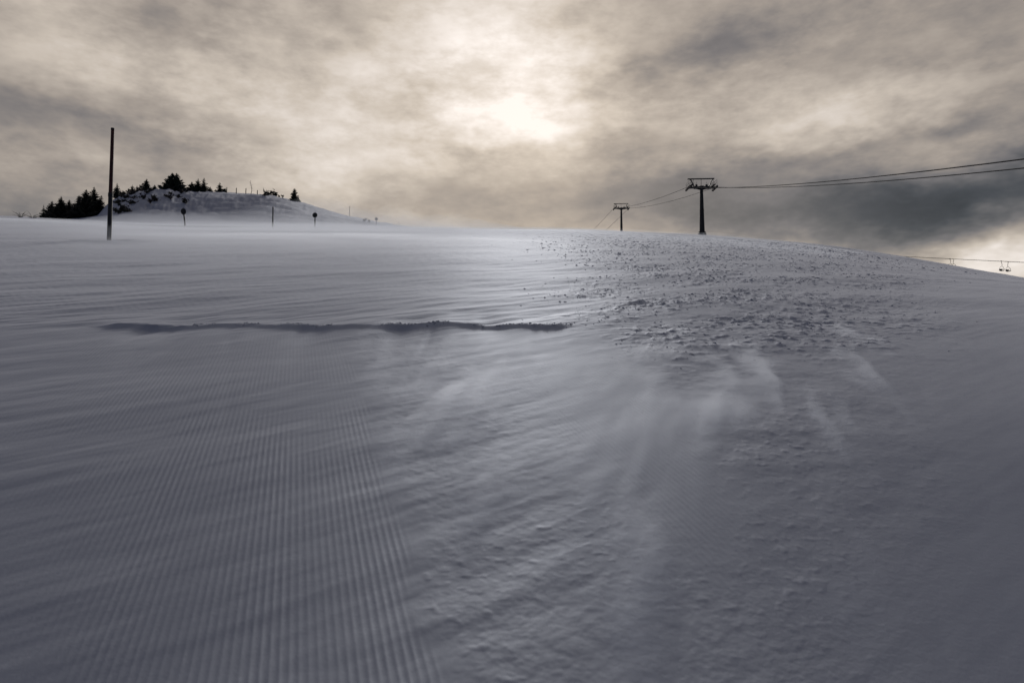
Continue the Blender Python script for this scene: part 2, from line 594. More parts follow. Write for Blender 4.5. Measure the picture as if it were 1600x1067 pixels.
# loose lumps let the low light through
snow_lump, tl, bl, xl_ = new_mat("loose_snow")
tl.nodes.remove(bl)
dl_ = tl.nodes.new('ShaderNodeBsdfDiffuse')
dl_.inputs['Color'].default_value = (.46, .48, .56, 1)
tr_ = tl.nodes.new('ShaderNodeBsdfTranslucent')
tcl = tl.nodes.new('ShaderNodeTexCoord')
tl.links.new(xl_.ramp(xl_.noise(tcl.outputs['Object'], 3.0, 3, .6), [(.3, (.50, .53, .62)), (.7, (.62, .64, .72))]), tr_.inputs['Color'])
ml_ = tl.nodes.new('ShaderNodeMixShader')
ml_.inputs[0].default_value = .62
tl.links.new(dl_.outputs[0], ml_.inputs[1])
tl.links.new(tr_.outputs[0], ml_.inputs[2])
tl.links.new(ml_.outputs[0], tl.nodes['Material Output'].inputs['Surface'])

slope = bpy.data.objects.new("snow_slope", me)
COL.objects.link(slope)
me.materials.append(snow)
slope["kind"] = "structure"


# ------------------------------------------------------------------ builders
class MB:
    """collects shapes; build() links them as ONE mesh object"""
    def __init__(self):
        self.v, self.f = [], []

    def tube(self, pts, radii, n=8, cap=True):
        pts = [Vector(p) for p in pts]
        if isinstance(radii, (int, float)):
            radii = [radii] * len(pts)
        o = len(self.v)
        for k, p in enumerate(pts):
            a = pts[max(k - 1, 0)]
            c = pts[min(k + 1, len(pts) - 1)]
            t = (c - a).normalized()
            ref = Vector((0, 0, 1)) if abs(t.z) < .9 else Vector((1, 0, 0))
            e1 = t.cross(ref).normalized()
            e2 = t.cross(e1).normalized()
            for q in range(n):
                an = 2 * math.pi * q / n
                self.v.append(p + (e1 * math.cos(an) + e2 * math.sin(an)) * radii[k])
        for k in range(len(pts) - 1):
            for q in range(n):
                q2 = (q + 1) % n
                self.f.append((o + k * n + q, o + k * n + q2, o + (k + 1) * n + q2, o + (k + 1) * n + q))
        if cap:
            self.f.append(tuple(o + q for q in range(n))[::-1])
            self.f.append(tuple(o + (len(pts) - 1) * n + q for q in range(n)))
        return self

    def box(self, c, s, taper=1.0, bev=0.0):
        """box with chamfered vertical edges; taper scales the top"""
        c = Vector(c)
        hx, hy, hz = s[0] / 2, s[1] / 2, s[2] / 2
        bv = bev or min(hx, hy) * .25
        prof = [(-hx + bv, -hy), (hx - bv, -hy), (hx, -hy + bv), (hx, hy - bv), (hx - bv, hy), (-hx + bv, hy), (-hx, hy - bv), (-hx, -hy + bv)]
        o = len(self.v)
        for zz, k in ((-hz, 1), (hz, taper)):
            for a, b_ in prof:
                self.v.append(c + Vector((a * k, b_ * k, zz)))
        for q in range(8):
            q2 = (q + 1) % 8
            self.f.append((o + q, o + q2, o + 8 + q2, o + 8 + q))
        self.f.append(tuple(o + q for q in range(8))[::-1])
        self.f.append(tuple(o + 8 + q for q in range(8)))
        return self

    def bar(self, a, b, w, h):
        """rectangular bar between two points"""
        a, b = Vector(a), Vector(b)
        t = (b - a).normalized()
        ref = Vector((0, 0, 1)) if abs(t.z) < .95 else Vector((0, 1, 0))
        e1 = t.cross(ref).normalized() * (w / 2)
        e2 = e1.cross(t).normalized() * (h / 2)
        o = len(self.v)
        for p in (a, b):
            for s1, s2 in ((-1, -1), (1, -1), (1, 1), (-1, 1)):
                self.v.append(p + e1 * s1 + e2 * s2)
        self.f += [(o, o + 1, o + 2, o + 3), (o + 7, o + 6, o + 5, o + 4)]
        for q in range(4):
            q2 = (q + 1) % 4
            self.f.append((o + q, o + 4 + q, o + 4 + q2, o + q2))
        return self

    def disc(self, c, normal, r, th, n=18, sx=1.0):
        c = Vector(c)
        nrm = Vector(normal).normalized()
        ref = Vector((0, 0, 1)) if abs(nrm.z) < .9 else Vector((1, 0, 0))
        e1 = nrm.cross(ref).normalized()
        e2 = e1.cross(nrm).normalized()
        o = len(self.v)
        prof = [(-.5, .93), (-.3, 1.0), (.3, 1.0), (.5, .93)]
        for off, k in prof:
            for q in range(n):
                an = 2 * math.pi * q / n
                self.v.append(c + nrm * (off * th) + (e1 * math.cos(an) * sx + e2 * math.sin(an)) * (r * k))
        for k in range(3):
            for q in range(n):
                q2 = (q + 1) % n
                self.f.append((o + k * n + q, o + k * n + q2, o + (k + 1) * n + q2, o + (k + 1) * n + q))
        self.f.append(tuple(o + q for q in range(n))[::-1])
        self.f.append(tuple(o + 3 * n + q for q in range(n)))
        return self

    def build(self, name, mat, parent=None, loc=None, smooth=False):
        m = bpy.data.meshes.new(name)
        m.from_pydata([tuple(p) for p in self.v], [], self.f)
        m.materials.append(mat)
        if smooth:
            m.polygons.foreach_set("use_smooth", [True] * len(m.polygons))
        m.update()
        o = bpy.data.objects.new(name, m)
        COL.objects.link(o)
        if parent:
            o.parent = parent
        if loc is not None:
            o.location = loc
        return o


def tag(o, label, cat, group=None):
    o["label"] = label
    o["category"] = cat
    if group:
        o["group"] = group
    return o


def thing(name, label, cat, loc, rz=0.0, group=None):
    o = bpy.data.objects.new(name, None)
    COL.objects.link(o)
    o.location = loc
    o.rotation_euler = (0, 0, rz)
    return tag(o, label, cat, group)


M_steel = plain("weathered_steel", (.05, .05, .052), .6, .5, .3, 3.0)
M_rope = plain("rope_steel", (.02, .02, .021), .9, 0, .2, 20)
M_rubber = plain("black_rubber", (.02, .02, .02), .8)
M_red = plain("dark_red_paint", (.055, .012, .009), .6, 0, .35, 5)
M_black = plain("black_paint", (.022, .022, .025), .6, 0, .3, 8)
M_wood = plain("grey_wood", (.06, .05, .042), .85, 0, .4, 12, .4)
M_bark = plain("bark", (.045, .034, .027), .9, 0, .4, 14, .5)
M_needle = plain("spruce_needles", (.022, .034, .022), .75, 0, .45, 2.5)
M_needle2 = plain("brown_green_needles", (.034, .033, .022), .8, 0, .45, 2.5)
M_concrete = plain("stained_concrete", (.13, .125, .12), .9, 0, .25, 4, .3)
M_twig = plain("bare_twigs", (.045, .036, .034), .85, 0, .4, 9)


def ground_pt(px, d):
    """point on the snow at bearing px and forward distance d"""
    u = uv(px, 350)[0]
    return Vector((u * d, d, ground(u * d, d)))


# ------------------------------------------------------------------ lift towers and ropes
def lift_tower(px, d, arm_py, label, rz=0.0):
    base = ground_pt(px, d)
    arm_z = at(px, arm_py, d).z - base.z
    t_ = thing("lift_tower", label, "lift tower", base, rz, "chairlift towers")
    MB().box((0, 0, -.1), (1.5, 1.5, 1.0), .9, .2).build("footing", M_concrete, t_)
    ma = MB().tube([(0, 0, .3), (0, 0, arm_z * .5), (0, 0, arm_z - .15)], [.53, .41, .30], 12)
    ma.disc((0, 0, .66), (0, 0, 1), .72, .08, 16)
    ma.disc((0, 0, arm_z * .52), (0, 0, 1), .47, .10, 16)
    ma.build("mast", M_steel, t_, smooth=False)
    ar = MB()
    for s in (-1, 1):
        ar.bar((0, 0, arm_z), (s * 1.5, 0, arm_z + .03), .42, .50)
        ar.bar((s * 1.5, 0, arm_z + .03), (s * 2.75, 0, arm_z), .36, .34)
        ar.bar((0, 0, arm_z - .42), (s * 1.1, 0, arm_z - .12), .2, .2)
    ar.box((0, 0, arm_z), (.8, .8, .62))
    ar.build("crossarm", M_steel, t_)
    MB().bar((-2.72, 0, arm_z + 1.72), (2.55, 0, arm_z + 1.82), .22, .20).build("gantry_beam", M_steel, t_)
    for s in (-1, 1):
        MB().bar((s * 1.42, 0, arm_z + .15), (s * 2.15, 0, arm_z + 1.72), .16, .18).build("strut", M_steel, t_)
        # sheave train under the rope
        tr = MB()
        x0 = s * 2.55
        tr.bar((x0, -1.7, arm_z - .10), (x0, 1.7, arm_z - .10), .14, .26)
        tr.bar((x0 - s * .25, 0, arm_z), (x0 + s * .1, 0, arm_z - .05), .5, .3)
        tro = tr.build("sheave_train", M_steel, t_)
        for yy in (-1.45, -.87, -.29, .29, .87, 1.45):
            MB().disc((x0 + s * .16, yy, arm_z - .12), (1, 0, 0), .23, .14, 14).build("sheave", M_rubber, tro)
        cw = MB()
        cw.bar((s * 2.15, -1.6, arm_z + .26), (s * 2.15, 1.6, arm_z + .26), .5, .05)
        cwo = cw.build("catwalk", M_steel, t_)
        rl = MB()
        for xx in (s * 1.92, s * 2.62):
            for yy in (-1.5, 0, 1.5):
                rl.tube([(xx, yy, arm_z + .1), (xx, yy, arm_z + 1.22)], .028, 5)
            for zz in (.7, 1.2):
                rl.tube([(xx, -1.5, arm_z + zz), (xx, 1.5, arm_z + zz)], .024, 5)
        rl.build("railing", M_steel, cwo)
        # rope catcher and small hoist frame on the arm
        hf = MB()
        hf.tube([(s * .75, 0, arm_z + .2), (s * 1.0, 0, arm_z + 1.15), (s * 1.28, 0, arm_z + .2)], .05, 5)
        hf.tube([(s * .82, 0, arm_z + .55), (s * 1.22, 0, arm_z + .55)], .04, 5)
        hf.box((s * 1.0, 0, arm_z + .42), (.34, .3, .42))
        hf.build("hoist_frame", M_steel, t_)
    MB().tube([(-.05, 0, arm_z + .3), (-.05, 0, arm_z + 1.72)], .045, 6).build("lightning_rod", M_steel, t_)
    la = MB()
    for xx in (.18, -.18):
        la.tube([(xx, -.62, .8), (xx, -.42, arm_z - .3)], .022, 5)
    for k in range(int(arm_z / .32) - 2):
        zz = 1.0 + k * .32
        yy = -.62 + .20 * (zz - .8) / (arm_z - 1.1)
        la.tube([(-.18, yy, zz), (.18, yy, zz)], .016, 4)
    la.build("ladder", M_steel, t_)
    return t_, base.z + arm_z


T1, z1 = lift_tower(1097, 133, 293.5, "taller dark steel lift tower nearer the camera, on the right of the pair")
T2, z2 = lift_tower(971, 246, 326, "smaller, farther lift tower just peeping over the snow crest, left of the pair")
T1L, T2L = T1.location, T2.location


def sag_line(a, b, sag, n=14):
    a, b = Vector(a), Vector(b)
    out = []
    for k in range(n + 1):
        f = k / n
        p = a.lerp(b, f)
        p.z -= sag * 4 * f * (1 - f)
        out.append(p)
    return out


for s, nm in ((-1, "left-hand haul rope of the near chairlift, upper line at the picture's right edge"),
              (1, "right-hand haul rope of the near chairlift, lower line at the picture's right edge")):
    A = Vector((T1L.x + s * 2.72, 133, z1 + .13))
    B = Vector((T2L.x + s * 2.72, 246, z2 + .13))
    slope_n = .2505
    N = Vector((T1L.x - 2.6 + s * 2.72, 14, z1 + .13 - slope_n * 119))
    Fp = Vector((T2L.x - 16 + s * 2.72, 430, z2 + 6.0))
    pts = sag_line(N, A, 1.3, 22)[:-1] + sag_line(A, B, .9)[:-1] + sag_line(B, Fp, 2.0)
    tag(MB().tube(pts, .048, 6).build("haul_rope", M_rope), nm, "rope", "haul ropes of the near chairlift")


# ------------------------------------------------------------------ second lift beyond the right shoulder
def far_pt(px, py, d):
    return at(px, py, d)


ropeA = [far_pt(1340, 397.5, 236), far_pt(1420, 401.2, 216), far_pt(1490, 404.6, 199), far_pt(1570, 408.4, 182), far_pt(1640, 411.6, 170), far_pt(1800, 418, 150)]
ropeB = [far_pt(1340, 397.6, 240), far_pt(1420, 401.5, 220), far_pt(1490, 405.0, 202), far_pt(1570, 408.9, 185), far_pt(1640, 412.2, 173), far_pt(1800, 419, 153)]
tag(MB().tube(ropeA, .04, 6).build("lift_cable", M_rope), "near-side cable of the distant chairlift beyond the right shoulder, carrying the left chairs", "rope", "cables of the distant chairlift")
tag(MB().tube(ropeB, .04, 6).build("lift_cable", M_rope), "far-side cable of the distant chairlift beyond the right shoulder, carrying the right chairs", "rope", "cables of the distant chairlift")


def lift_chair(top, rz, mir, label):
    """origin on the cable; hanger, bail frame, seat, backrest, bar"""
    c = thing("lift_chair", label, "lift chair", top, rz, "chairs on the distant lift")
    s = mir
    MB().box((0, 0, .02), (.34, .16, .16)).build("grip", M_black, c)
    MB().tube([(0, 0, 0), (s * .05, 0, -.3), (s * .26, 0, -.85), (s * .22, 0, -1.25), (s * .12, 0, -1.42)], [.06, .055, .055, .055, .06], 7).build("hanger", M_black, c)
    ring = []
    for k in range(25):
        an = math.pi / 2 + 2 * math.pi * k / 24
        ring.append((s * .12 + .74 * math.cos(an), 0, -2.02 + .60 * math.sin(an)))
    MB().tube(ring, .042, 6, False).build("bail_frame", M_black, c)
    se = MB()
    n = 9
    o = 0
    for k in range(n):
        f = k / (n - 1) * 2 - 1
        zt = -2.36 - .16 * (1 - f * f)
        zb = -2.46 - .20 * (1 - f * f) ** .6
        for yy in (-.28, .26):
            se.v += [Vector((s * .12 + f * .70, yy, zt)), Vector((s * .12 + f * .66, yy, zb))]
    for k in range(n - 1):
        a = k * 4
        se.f += [(a, a + 2, a + 6, a + 4), (a + 1, a + 5, a + 7, a + 3), (a, a + 4, a + 5, a + 1), (a + 2, a + 3, a + 7, a + 6)]
    se.f += [(0, 1, 3, 2), ((n - 1) * 4, (n - 1) * 4 + 2, (n - 1) * 4 + 3, (n - 1) * 4 + 1)]
    se.build("seat", M_rubber, c)
    MB().bar((s * .12 - .60, .27, -2.22), (s * .12 + .60, .27, -2.22), .06, .24).build("backrest", M_rubber, c)
    MB().tube([(s * .12 - .62, -.12, -2.15), (s * .12 - .5, -.42, -2.12), (s * .12 + .5, -.42, -2.12), (s * .12 + .62, -.12, -2.15)], .025, 5).build("safety_bar", M_black, c)
    return c


def on_line(rope, px):
    u = uv(px, 405)[0]
    for a, b_ in zip(rope[:-1], rope[1:]):
        ua, ub = a.x / a.y, b_.x / b_.y
        if ua <= u <= ub:
            # a point of the segment whose bearing is u
            f = (u * a.y - a.x) / ((b_.x - a.x) - u * (b_.y - a.y))
            return a.lerp(b_, f)


lift_chair(on_line(ropeA, 1564.5), .25, 1, "empty lift chair, left one of the fully visible pair at the right edge")
lift_chair(on_line(ropeB, 1575.5), .25, -1, "empty lift chair, right one of the fully visible pair at the right edge")
lift_chair(on_line(ropeA, 1484.5), .25, 1, "lift chair half sunk behind the snow shoulder, left one of that pair")
lift_chair(on_line(ropeB, 1490.5), .25, -1, "lift chair half sunk behind the snow shoulder, right one of that pair")


# ------------------------------------------------------------------ poles on the slope
p = ground_pt(171, 20)
top = at(176, 200.5, 20.15)
bot = p - Vector((0, 0, .4))
mp_ = thing("tall_pole", "tall slightly leaning pole, dark red above and black below, standing alone at left", "pole", p)
ax = (top - p)
loc = lambda f: ax * f
MB().tube([loc(-.12), loc(.42)], [.062, .060], 14).build("lower_tube", M_black, mp_)
MB().tube([loc(.42), loc(.992)], [.055, .047], 14).build("upper_tube", M_red, mp_)
MB().tube([loc(.405), loc(.435)], .068, 14).build("collar", M_black, mp_)
MB().tube([loc(.985), loc(1.0)], [.053, .050], 14).build("cap", M_black, mp_)


def marker(px, base_py, top_py, d, label, disc=0.0, lean=0.0, w=.045, mat=M_black, sx=1.0, turn=0.0):
    b_ = ground_pt(px, d)
    h = (base_py - top_py) / FPX * d
    o = thing("piste_marker", label, "marker pole", b_, 0, "piste markers along the crest")
    tp = Vector((lean * h, 0, h))
    hp = tp - Vector((0, 0, disc)) if disc else tp
    MB().tube([-.2 * tp, .5 * tp, hp], [w, w, w * .9], 10).build("pole", mat, o)
    if disc:
        cdir = Vector((math.sin(turn), -math.cos(turn), .05))
        dd_ = MB().disc(hp + cdir * .08, cdir, disc, .04, 20, sx).build("disc", M_black, o)
        MB().disc(hp + cdir * .04, cdir, disc * .45, .07, 12, sx).build("bracket", M_steel, dd_)
        MB().tube([hp, tp + Vector((0, 0, .06))], [w * .9, w * .7], 8).build("tip", mat, o)
    else:
        MB().tube([tp, tp * 1.015], [w * 1.25, w], 10).build("cap", M_black, o)
    return o


marker(289, 354, 326, 76, "piste marker leaning left with an oval dark disc, nearest the tall pole", .36, -.11, .075, sx=.78, turn=.5)
marker(426, 354, 322, 76, "plain dark marker pole without a disc, between the two nearer disc markers", 0, 0, .07)
marker(492, 353, 328, 80, "upright piste marker with a round black disc, second disc from the tall pole", .30, 0, .062)
marker(546, 336, 320, 205, "thin bare marker pole on the descending flank of the knoll", 0, 0, .07, M_wood)
marker(588, 349, 334, 150, "small far piste marker with a round disc at the knoll's foot", .34, 0, .06)
marker(623, 351, 340, 170, "smallest, palest marker pole, farthest right of the row", 0, .01, .05, M_wood)


# ------------------------------------------------------------------ trees and scrub on the knoll
def spruce(px, top_py, base_py, hw_px, d, label, seed, lean=0.0, dens=1.0, ragged=.3, mat=None, cone=.85):
    rnd = random.Random(seed)
    b_ = ground_pt(px, d)
    h = max(1.0, at(px, top_py, d).z - b_.z)
    w = hw_px / FPX * d
    o = thing("spruce_tree", label, "tree", b_, rnd.random() * 6.28, "wind-beaten spruces on the knoll")
    ln = Vector((lean, 0, 0))
    rot = Matrix.Rotation(-o.rotation_euler.z, 3, 'Z')
    ln = rot @ ln
    spine = lambda f: Vector((0, 0, h * f)) + ln * (h * f * f)
    tr = MB().tube([spine(-.06), spine(.3), spine(.7), spine(.995)], [.035 * h, .026 * h, .012 * h, .004 * h], 7)
    tr.build("trunk", M_bark, o)
    cr = MB()
    lv = int((13 + h * 2.2) * dens)
    for k in range(lv):
        f = .05 + .93 * (k + rnd.random() * .6) / lv
        prof = (1 - f) ** cone
        nb = max(4, int(9 * (1 - .5 * f)))
        a0 = rnd.random() * 6.28
        for q in range(nb):
            an = a0 + 6.283 * q / nb + rnd.uniform(-.3, .3)
            ln_ = w * prof * rnd.uniform(1 - ragged * 1.6, 1 + ragged * .7) + .05 * w
            dirv = Vector((math.cos(an), math.sin(an), 0))
            p0 = spine(f)
            side_ = Vector((-dirv.y, dirv.x, 0))
            ns = 4
            for sidx in range(ns):
                t0 = sidx / ns
                m_ = p0 + dirv * (ln_ * (t0 + .12)) + Vector((0, 0, -.22 * ln_ * t0 + .16 * ln_ * t0 * t0 * 2))
                e_ = m_ + dirv * (ln_ * .34) + Vector((0, 0, rnd.uniform(-.10, .12) * ln_))
                wd = ln_ * (.22 - .10 * t0) * rnd.uniform(.7, 1.3) + .02
                i0 = len(cr.v)
                dz = Vector((0, 0, -rnd.uniform(.3, 1.0) * wd))
                cr.v += [m_ + side_ * wd + dz, m_ - side_ * wd + dz, e_, m_ + Vector((0, 0, wd * .35))]
                cr.f += [(i0, i0 + 2, i0 + 3), (i0 + 1, i0 + 3, i0 + 2), (i0, i0 + 1, i0 + 2)]
    for q in range(5):           # leader shoot
        an = q * 1.257
        i0 = len(cr.v)
        c0 = spine(.93)
        cr.v += [c0 + Vector((math.cos(an) * .05 * w, math.sin(an) * .05 * w, 0)), c0 + Vector((math.cos(an + 2) * .05 * w, math.sin(an + 2) * .05 * w, 0)), spine(1.02)]
        cr.f.append((i0, i0 + 1, i0 + 2))
    cr.build("crown", mat or M_needle, o)
    return o


spruce(67, 320, 338, 6, 190, "small spruce at the far left end of the tree row", 1, ragged=.4)
spruce(80, 314, 338, 13, 193, "low spruce in the left thicket, next to the outermost one", 2, dens=1.5, cone=.9, ragged=.45, mat=M_needle2)
spruce(94, 307, 338, 17, 190, "tall pointed spruce in the middle of the left thicket", 3, dens=1.5, cone=.9, ragged=.45, mat=M_needle2)
spruce(107, 312, 339, 15, 194, "shorter bushy spruce at the right of the left thicket", 4, dens=1.5, cone=.9, ragged=.45, mat=M_needle2)
spruce(122, 305, 338, 13, 196, "narrow spruce where the second thicket begins", 5, dens=1.5, cone=.9, ragged=.45, mat=M_needle2)
spruce(133, 296, 338, 20, 192, "broad dense spruce filling the second thicket left of the tall pole", 6, cone=.85, ragged=.45, mat=M_needle2, dens=1.5)
spruce(145, 292, 337, 17, 197, "highest spruce of the second thicket with a pointed top", 7, cone=.85, ragged=.45, mat=M_needle2, dens=1.4)
spruce(153, 305, 336, 12, 194, "low spruce leaning out at the right edge of the second thicket", 8, lean=.15, mat=M_needle2)
spruce(181, 286, 309, 8, 200, "spruce directly right of the tall pole on the knoll", 9, ragged=.45)
spruce(191, 298, 308, 5, 202, "tiny spruce between the pole and the thin brownish one", 10)
spruce(205, 289, 305, 8, 202, "thin sparse spruce beside two wooden posts", 11, dens=.7, ragged=.5, mat=M_needle2)
spruce(227, 279.5, 300, 9, 202, "neat pointed spruce standing alone left of the twin spruces", 12, ragged=.4, dens=1.2)
spruce(240, 289, 299, 5, 203, "tiny round-topped spruce left of the twin spruces", 13)
spruce(267, 270, 300, 15, 200, "left-hand trunk of the big dark twin spruces on the summit", 14, cone=.85, dens=1.8, ragged=.45)
spruce(274, 270.5, 301, 15, 202, "right-hand trunk of the big dark twin spruces on the summit", 15, cone=.85, dens=1.8, ragged=.45)
spruce(285, 290, 301, 6, 201, "low spruce under the right side of the twin spruces", 16, ragged=.5)
spruce(298, 284, 302, 9, 203, "left spire of the three close-set spruces right of the summit", 17, dens=1.2, ragged=.5)
spruce(308, 279, 302, 9, 201, "middle spire of the three close-set spruces right of the summit", 18, dens=1.2, ragged=.5)
spruce(317, 278, 302, 9, 203, "right spire of the three close-set spruces right of the summit", 19, dens=1.1, ragged=.55)
spruce(325, 292, 302, 6, 201, "drooping low spruce at the right foot of the three spires", 20, lean=.3, ragged=.5)
spruce(342, 285, 302, 7, 203, "slim spruce between the three spires and the row of posts", 21, ragged=.5)
spruce(349, 294, 303, 5, 202, "stub of a spruce touching the first fence post", 22, lean=.3)
spruce(459, 294.5, 317, 7, 200, "lone dark spruce at the right end on the falling ridge", 23, dens=1.4, ragged=.3, cone=.6)
spruce(466, 310, 318, 3.5, 201, "seedling spruce at the foot of the lone right spruce", 24)

for px, tp, lab in ((212, 291, "left of two short wooden posts beside the thin sparse spruce"), (216.5, 289, "right of two short wooden posts beside the thin sparse spruce"),
                    (353, 293, "first fence post right of the slim spruce"), (368, 294, "second fence post right of the slim spruce"),
                    (383, 294.5, "third fence post, just left of the dead tree"), (401, 297.5, "last fence post, right of the dead tree")):
    d_ = 200
    g = ground_pt(px, d_)
    h = max(.9, at(px, tp, d_).z - g.z)
    o = thing("fence_post", lab, "post", g, 0, "old fence posts on the knoll")
    MB().tube([(0, 0, -.3), (0, 0, h * .6), (.03, 0, h)], [.13, .12, .11], 8).build("shaft", M_wood, o)
    MB().tube([(.03, 0, h - .02), (.03, 0, h + .07)], [.12, .03], 8).build("pointed_top", M_wood, o)


def dead_tree(px, top_py, d, label, seed, lean=0.0, nb=14, cat="dead tree", name="dead_tree"):
    rnd = random.Random(seed)
    g = ground_pt(px, d)
    h = max(.8, at(px, top_py, d).z - g.z)
    o = thing(name, label, cat, g)
    sp_ = lambda f: Vector((lean * h * f + .06 * h * math.sin(f * 5), 0, h * f))
    MB().tube([sp_(f) for f in (-.06, .25, .5, .75, 1.0)], [.09, .075, .06, .04, .015], 7).build("trunk", M_bark, o)
    for k in range(nb):
        f = rnd.uniform(.25, .95)
        an = rnd.random() * 6.28
        L_ = h * .22 * (1.1 - f) * rnd.uniform(.7, 1.4) + .12
        a = sp_(f)
        m_ = a + Vector((math.cos(an), math.sin(an), .15)) * L_ * .6
        e_ = m_ + Vector((math.cos(an + .3), math.sin(an + .3), .5)) * L_ * .5
        MB().tube([a, m_, e_], [.03, .022, .010], 5).build("branch", M_bark, o)
    return o


dead_tree(391, 282, 200, "bare crooked dead tree among the fence posts", 31)
dead_tree(164, 301, 196, "bare trunk leaning left, just left of the tall pole", 32, lean=-.9, nb=6)


def shrub(px, d, h, w, label, seed, group=None, mat=None, name="shrub", leafy=True):
    rnd = random.Random(seed)
    g = ground_pt(px, d)
    o = thing(name, label, "shrub", g - Vector((0, 0, .05)), rnd.random() * 6, group)
    st, lf = MB(), MB()
    for k in range(12):
        an = rnd.random() * 6.28
        r = w * rnd.uniform(.2, 1.0)
        e_ = Vector((math.cos(an) * r, math.sin(an) * r, h * rnd.uniform(.45, 1.0)))
        m_ = Vector((e_.x * .4, e_.y * .4, e_.z * .65))
        st.tube([(0, 0, -.1), m_, e_], [.035 * h + .005, .022 * h + .004, .008 * h + .003], 5)
        for q in range(9 if leafy else 3):
            c_ = m_.lerp(e_, rnd.random()) + Vector((rnd.gauss(0, .10 * w), rnd.gauss(0, .10 * w), rnd.gauss(0, .08 * h)))
            i0 = len(lf.v)
            sz = .13 * max(h, w) * rnd.uniform(.5, 1.3)
            for vv in range(3):
                lf.v.append(c_ + Vector((rnd.gauss(0, sz), rnd.gauss(0, sz), rnd.gauss(0, sz))))
            lf.f.append((i0, i0 + 1, i0 + 2))
    st.build("stems", M_twig, o)
    if leafy:
        lf.build("foliage", mat or M_twig, o)
    return o


rs = random.Random(77)
for k in range(46):
    px = rs.uniform(178, 292) if k % 3 else rs.uniform(180, 215)
    d = rs.uniform(156, 197) if px < 235 else rs.uniform(168, 196)
    shrub(px, d, rs.uniform(.6, 1.3), rs.uniform(.6, 1.5), "half-buried dark scrub bush on the snowy left flank of the knoll", 200 + k, "scrub on the knoll's left flank", M_needle2 if k % 2 else M_twig)
shrub(421, 199, 1.7, 2.0, "wide dark bush on the ridge between dead tree and lone spruce", 401, None, M_needle2)
shrub(428, 200, 1.0, 1.8, "low dark bush leaning on the right of the wide ridge bush", 402, None, M_needle2)
shrub(441, 201, .9, .5, "little upright bush just left of the lone right spruce", 403)
shrub(413, 188, .7, 1.2, "dark bush poking from the slope below the wide ridge bush", 404, None, M_needle2)
shrub(570, 175, .9, .7, "tiny bush at the knoll's right foot, left of two", 405)
shrub(577, 175, .8, .6, "tiny bush at the knoll's right foot, right of two", 406)
shrub(32, 82, .8, 1.6, "faint tuft of bare twigs at the far left on the crest", 407, leafy=False)
shrub(50, 84, .7, 1.5, "second tuft of bare twigs, right of the far left one", 408, leafy=False)


# ------------------------------------------------------------------ loose snow lumps
def lumps(name, xs, ys, sizes, seed, label):
    rng = np.random.default_rng(seed)
    zz = fields(xs, ys)[0]
    base = np.array([(0, 0, 1), (.9, 0, .25), (.28, .85, .3), (-.72, .53, .2), (-.72, -.53, .3), (.28, -.85, .2), (.6, .4, -.5), (-.4, .6, -.5), (-.5, -.5, -.5), (.5, -.5, -.5)])
    fc = np.array([(0, 1, 2), (0, 2, 3), (0, 3, 4), (0, 4, 5), (0, 5, 1), (1, 6, 2), (2, 7, 3), (3, 8, 4), (4, 9, 5)] + [(2, 6, 7), (3, 7, 8), (4, 8, 9), (5, 9, 1), (1, 9, 6)])
    n = len(xs)
    V = base[None] * (1 + rng.uniform(-.35, .35, (n, 10, 1))) * rng.uniform(.6, 1.3, (n, 1, 3)) * sizes[:, None, None]
    an = rng.uniform(0, 6.28, n)
    c, s = np.cos(an)[:, None], np.sin(an)[:, None]
    vx, vy = V[..., 0] * c - V[..., 1] * s, V[..., 0] * s + V[..., 1] * c
    V = np.stack([vx + xs[:, None], vy + ys[:, None], V[..., 2] * .5 + (zz - sizes * .05)[:, None]], -1)
    F = (fc[None] + (np.arange(n) * 10)[:, None, None]).reshape(-1, 3)
    m = bpy.data.meshes.new(name)
    m.from_pydata(V.reshape(-1, 3).tolist(), [], F.tolist())
    m.materials.append(snow_lump)
    m.polygons.foreach_set('use_smooth', [True] * len(m.polygons))
    o = bpy.data.objects.new(name, m)
    COL.objects.link(o)
    o["kind"] = "stuff"
    o["label"] = label
    return o


rng = np.random.default_rng(5)
n = 70000
dv = np.exp(rng.uniform(math.log(3.6), math.log(60), n))
uu = rng.normal(.27, .17, n)
xs, ys = uu * dv, dv
cl = gn((xs * .8 + ys * .6) * .55, (ys * .8 - xs * .6) * 1.5, 64) + .5 * gn(xs * 2.2, ys * 1.6, 91)
crm = fields(xs, ys)[3]
keep = (rng.uniform(-.6, 1.2, n) < cl * 1.3) & (rng.uniform(0, 1, n) < crm * sst(dv, 5.2, 9.5))
xs, ys, dv = xs[keep], ys[keep], dv[keep]
sz = rng.lognormal(-.32, .5, len(xs)) * (.0008 + .00105 * dv)
lumps("snow_lumps", xs, ys, np.clip(sz, .002, .0026 * dv), 6, "crumbled wind-crust lumps strewn over the right half of the slope")
n = 500
px_ = np.concatenate([rng.uniform(x0, x1, k) for x0, x1, k in ((300, 335, 60), (365, 400, 50), (430, 520, 70), (590, 700, 140), (740, 760, 30), (775, 895, 150))])
uu = (px_ - 800) / FPX
xs = uu * LIPD
wv = .16 * gn(xs * .55, xs * 0 + 3.3, 5) + .05 * gn(xs * 2.1, xs * 0 + 1.3, 6)
ys = LIPD + wv - .012 * xs + .02 * np.sin(xs * 1.3) + rng.normal(0, .03, len(xs))
lumps("lip_crumbs", xs, ys, np.clip(rng.lognormal(-5.1, .5, len(xs)), .003, .014), 8, "broken snow crumbs along the edge of the cut bank")


